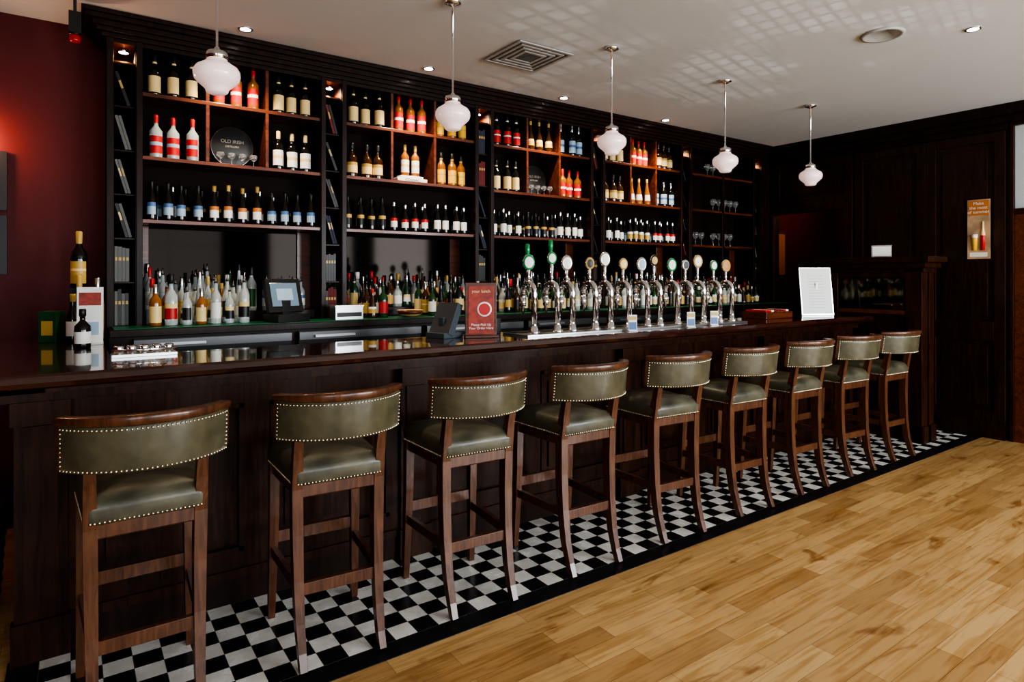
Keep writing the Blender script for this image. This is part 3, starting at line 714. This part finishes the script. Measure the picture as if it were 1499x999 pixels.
b = MB(); b.box(-.2, .2, -.12, .12, 0, .06, 'shelf')
for i in range(8): b.box(-.18+i*.045, -.145+i*.045, -.1, .1, .06, .075, random.choice(['l_red', 'bk2', 'l_white']))
b.obj('sauce_tray', (5.12, 3.3, BH+.001), bevel=.003)
# left end of counter
b = MB(); b.box(-.045, .045, -.045, .045, 0, .17, 'l_green'); b.box(-.03, .03, -.046, -.045, .04, .12, 'l_gold'); b.box(-.047, .047, -.047, .047, .155, .172, 'l_green')
b.obj('gift_box', (-.085, 4.36, BH+.001), R(-30), bevel=.002)
b = MB(); b.box(-.05, .05, -.05, .05, 0, .30, 'dark'); b.box(-.04, .04, -.051, -.05, .05, .25, 'l_gold')
bottle(b, 0, 0, .30, .33, .042, 'g_dark', 'l_gold', 'l_gold', 'l_cream', 0, 20); bottle(b, -.0, -.105, 0, .38, .038, 'g_dark', 'l_gold', 'l_gold', 'l_white', 0, 20); bottle(b, .088, -.07, 0, .36, .034, 'g_amber', 'l_black', 'silver', 'l_white', 0, 20); bottle(b, -.03, -.19, 0, .27, .032, 'g_dark', 'l_white', 'l_gold', 'l_white', 3, 20)
b.obj('bottle_display_stand', (.04, 4.44, BH+.001))
b = MB(); b.box(-.06, .06, -.03, .03, 0, .012, 'white'); b.box(-.06, .06, -.004, .004, .01, .31, 'white', Matrix.Rotation(R(-5), 4, 'X')); b.box(-.05, .05, -.007, -.004, .21, .28, 'redprint', Matrix.Rotation(R(-5), 4, 'X')); b.box(-.04, .04, -.007, -.004, .05, .12, 'l_sky', Matrix.Rotation(R(-5), 4, 'X'))
b.obj('table_talker', (.085, 4.08, BH+.001), R(-5))
b = MB(); bottle(b, 0, 0, 0, .20, .032, 'g_dark', 'l_white', 'l_black', 'l_white', 4, 20); b.obj('ceramic_decanter', (.05, 3.90, BH+.001))
b = MB(); b.box(-.13, .13, -.05, .05, 0, .012, 'steel')
for i in range(5): b.lathe((-.1+i*.05, 0, 0), [(.018, .012, 'chrome'), (.021, .045, 'chrome'), (.016, .05, 'chrome'), (0, .04, 'chrome')], 14)
b.tube([(-.13, -.04, .03), (.13, -.04, .03)], .005, 'chrome')
b.obj('bar_tool_caddy', (.28, 3.37, BH+.001))
b = MB()
pr = [(.14, 0, 'wicker')]
for i in range(16):
    zz = .02+i*.027; rr = .15+.03*i/16+(.006 if i % 2 else 0); pr.append((rr, zz, 'wicker'))
pr += [(.185, .46, 'wicker'), (.165, .46, 'wicker'), (.14, .05, 'wicker'), (0, .05, 'wicker')]
b.lathe((0, 0, 0), pr, 28); b.obj('wicker_basket', (-.42, 3.75, .001))
for zz in (1.52, 1.90):
    b = MB(); b.box(-.2, .2, -.025, 0, 0, .35, 'l_black'); b.box(-.15, .15, -.027, -.025, .05, .30, 'l_cream'); b.box(-.11, .11, -.028, -.027, .09, .26, 'bk4')
    b.obj('picture_frame', (-.51, YB-.001, zz), bevel=.004)
b = MB(); b.box(-.05, .05, -.015, 0, -.06, .06, 'chrome'); b.tube([(0, -.01, 0), (0, -.08, -.01), (0, -.1, .03)], .008, 'chrome')
b.lathe((0, -.1, 0), [(.03, .03, 'lampon'), (.055, .12, 'lampon'), (.05, .12, 'lampon')], 20)
o = b.obj('wall_sconce', (-.50, YB-.001, 2.32))
light('POINT', 'sconce_bulb', (0, -.12, -.03), 14, (1, .48, .25), (0, 0, 0), o, shadow_soft_size=.04)

# ------------------------------------------------------------ world + camera
w = bpy.data.worlds.new('World'); scene.world = w; w.use_nodes = True
w.node_tree.nodes['Background'].inputs[0].default_value = (.75, .85, 1, 1); w.node_tree.nodes['Background'].inputs[1].default_value = 1.5
cam = bpy.data.cameras.new('camera'); co = bpy.data.objects.new('camera', cam); coll.objects.link(co)
co.location = (0, 0, 1.5); co.rotation_euler = (R(90), 0, -math.atan2(.5747, .8184))
cam.sensor_width = 36; cam.lens = 920/1499*36; cam.shift_y = -92.5/1499; cam.clip_start = .05
scene.camera = co
scene.view_settings.view_transform = 'AgX'
scene.view_settings.look = 'AgX - High Contrast'
scene.view_settings.exposure = -0.08
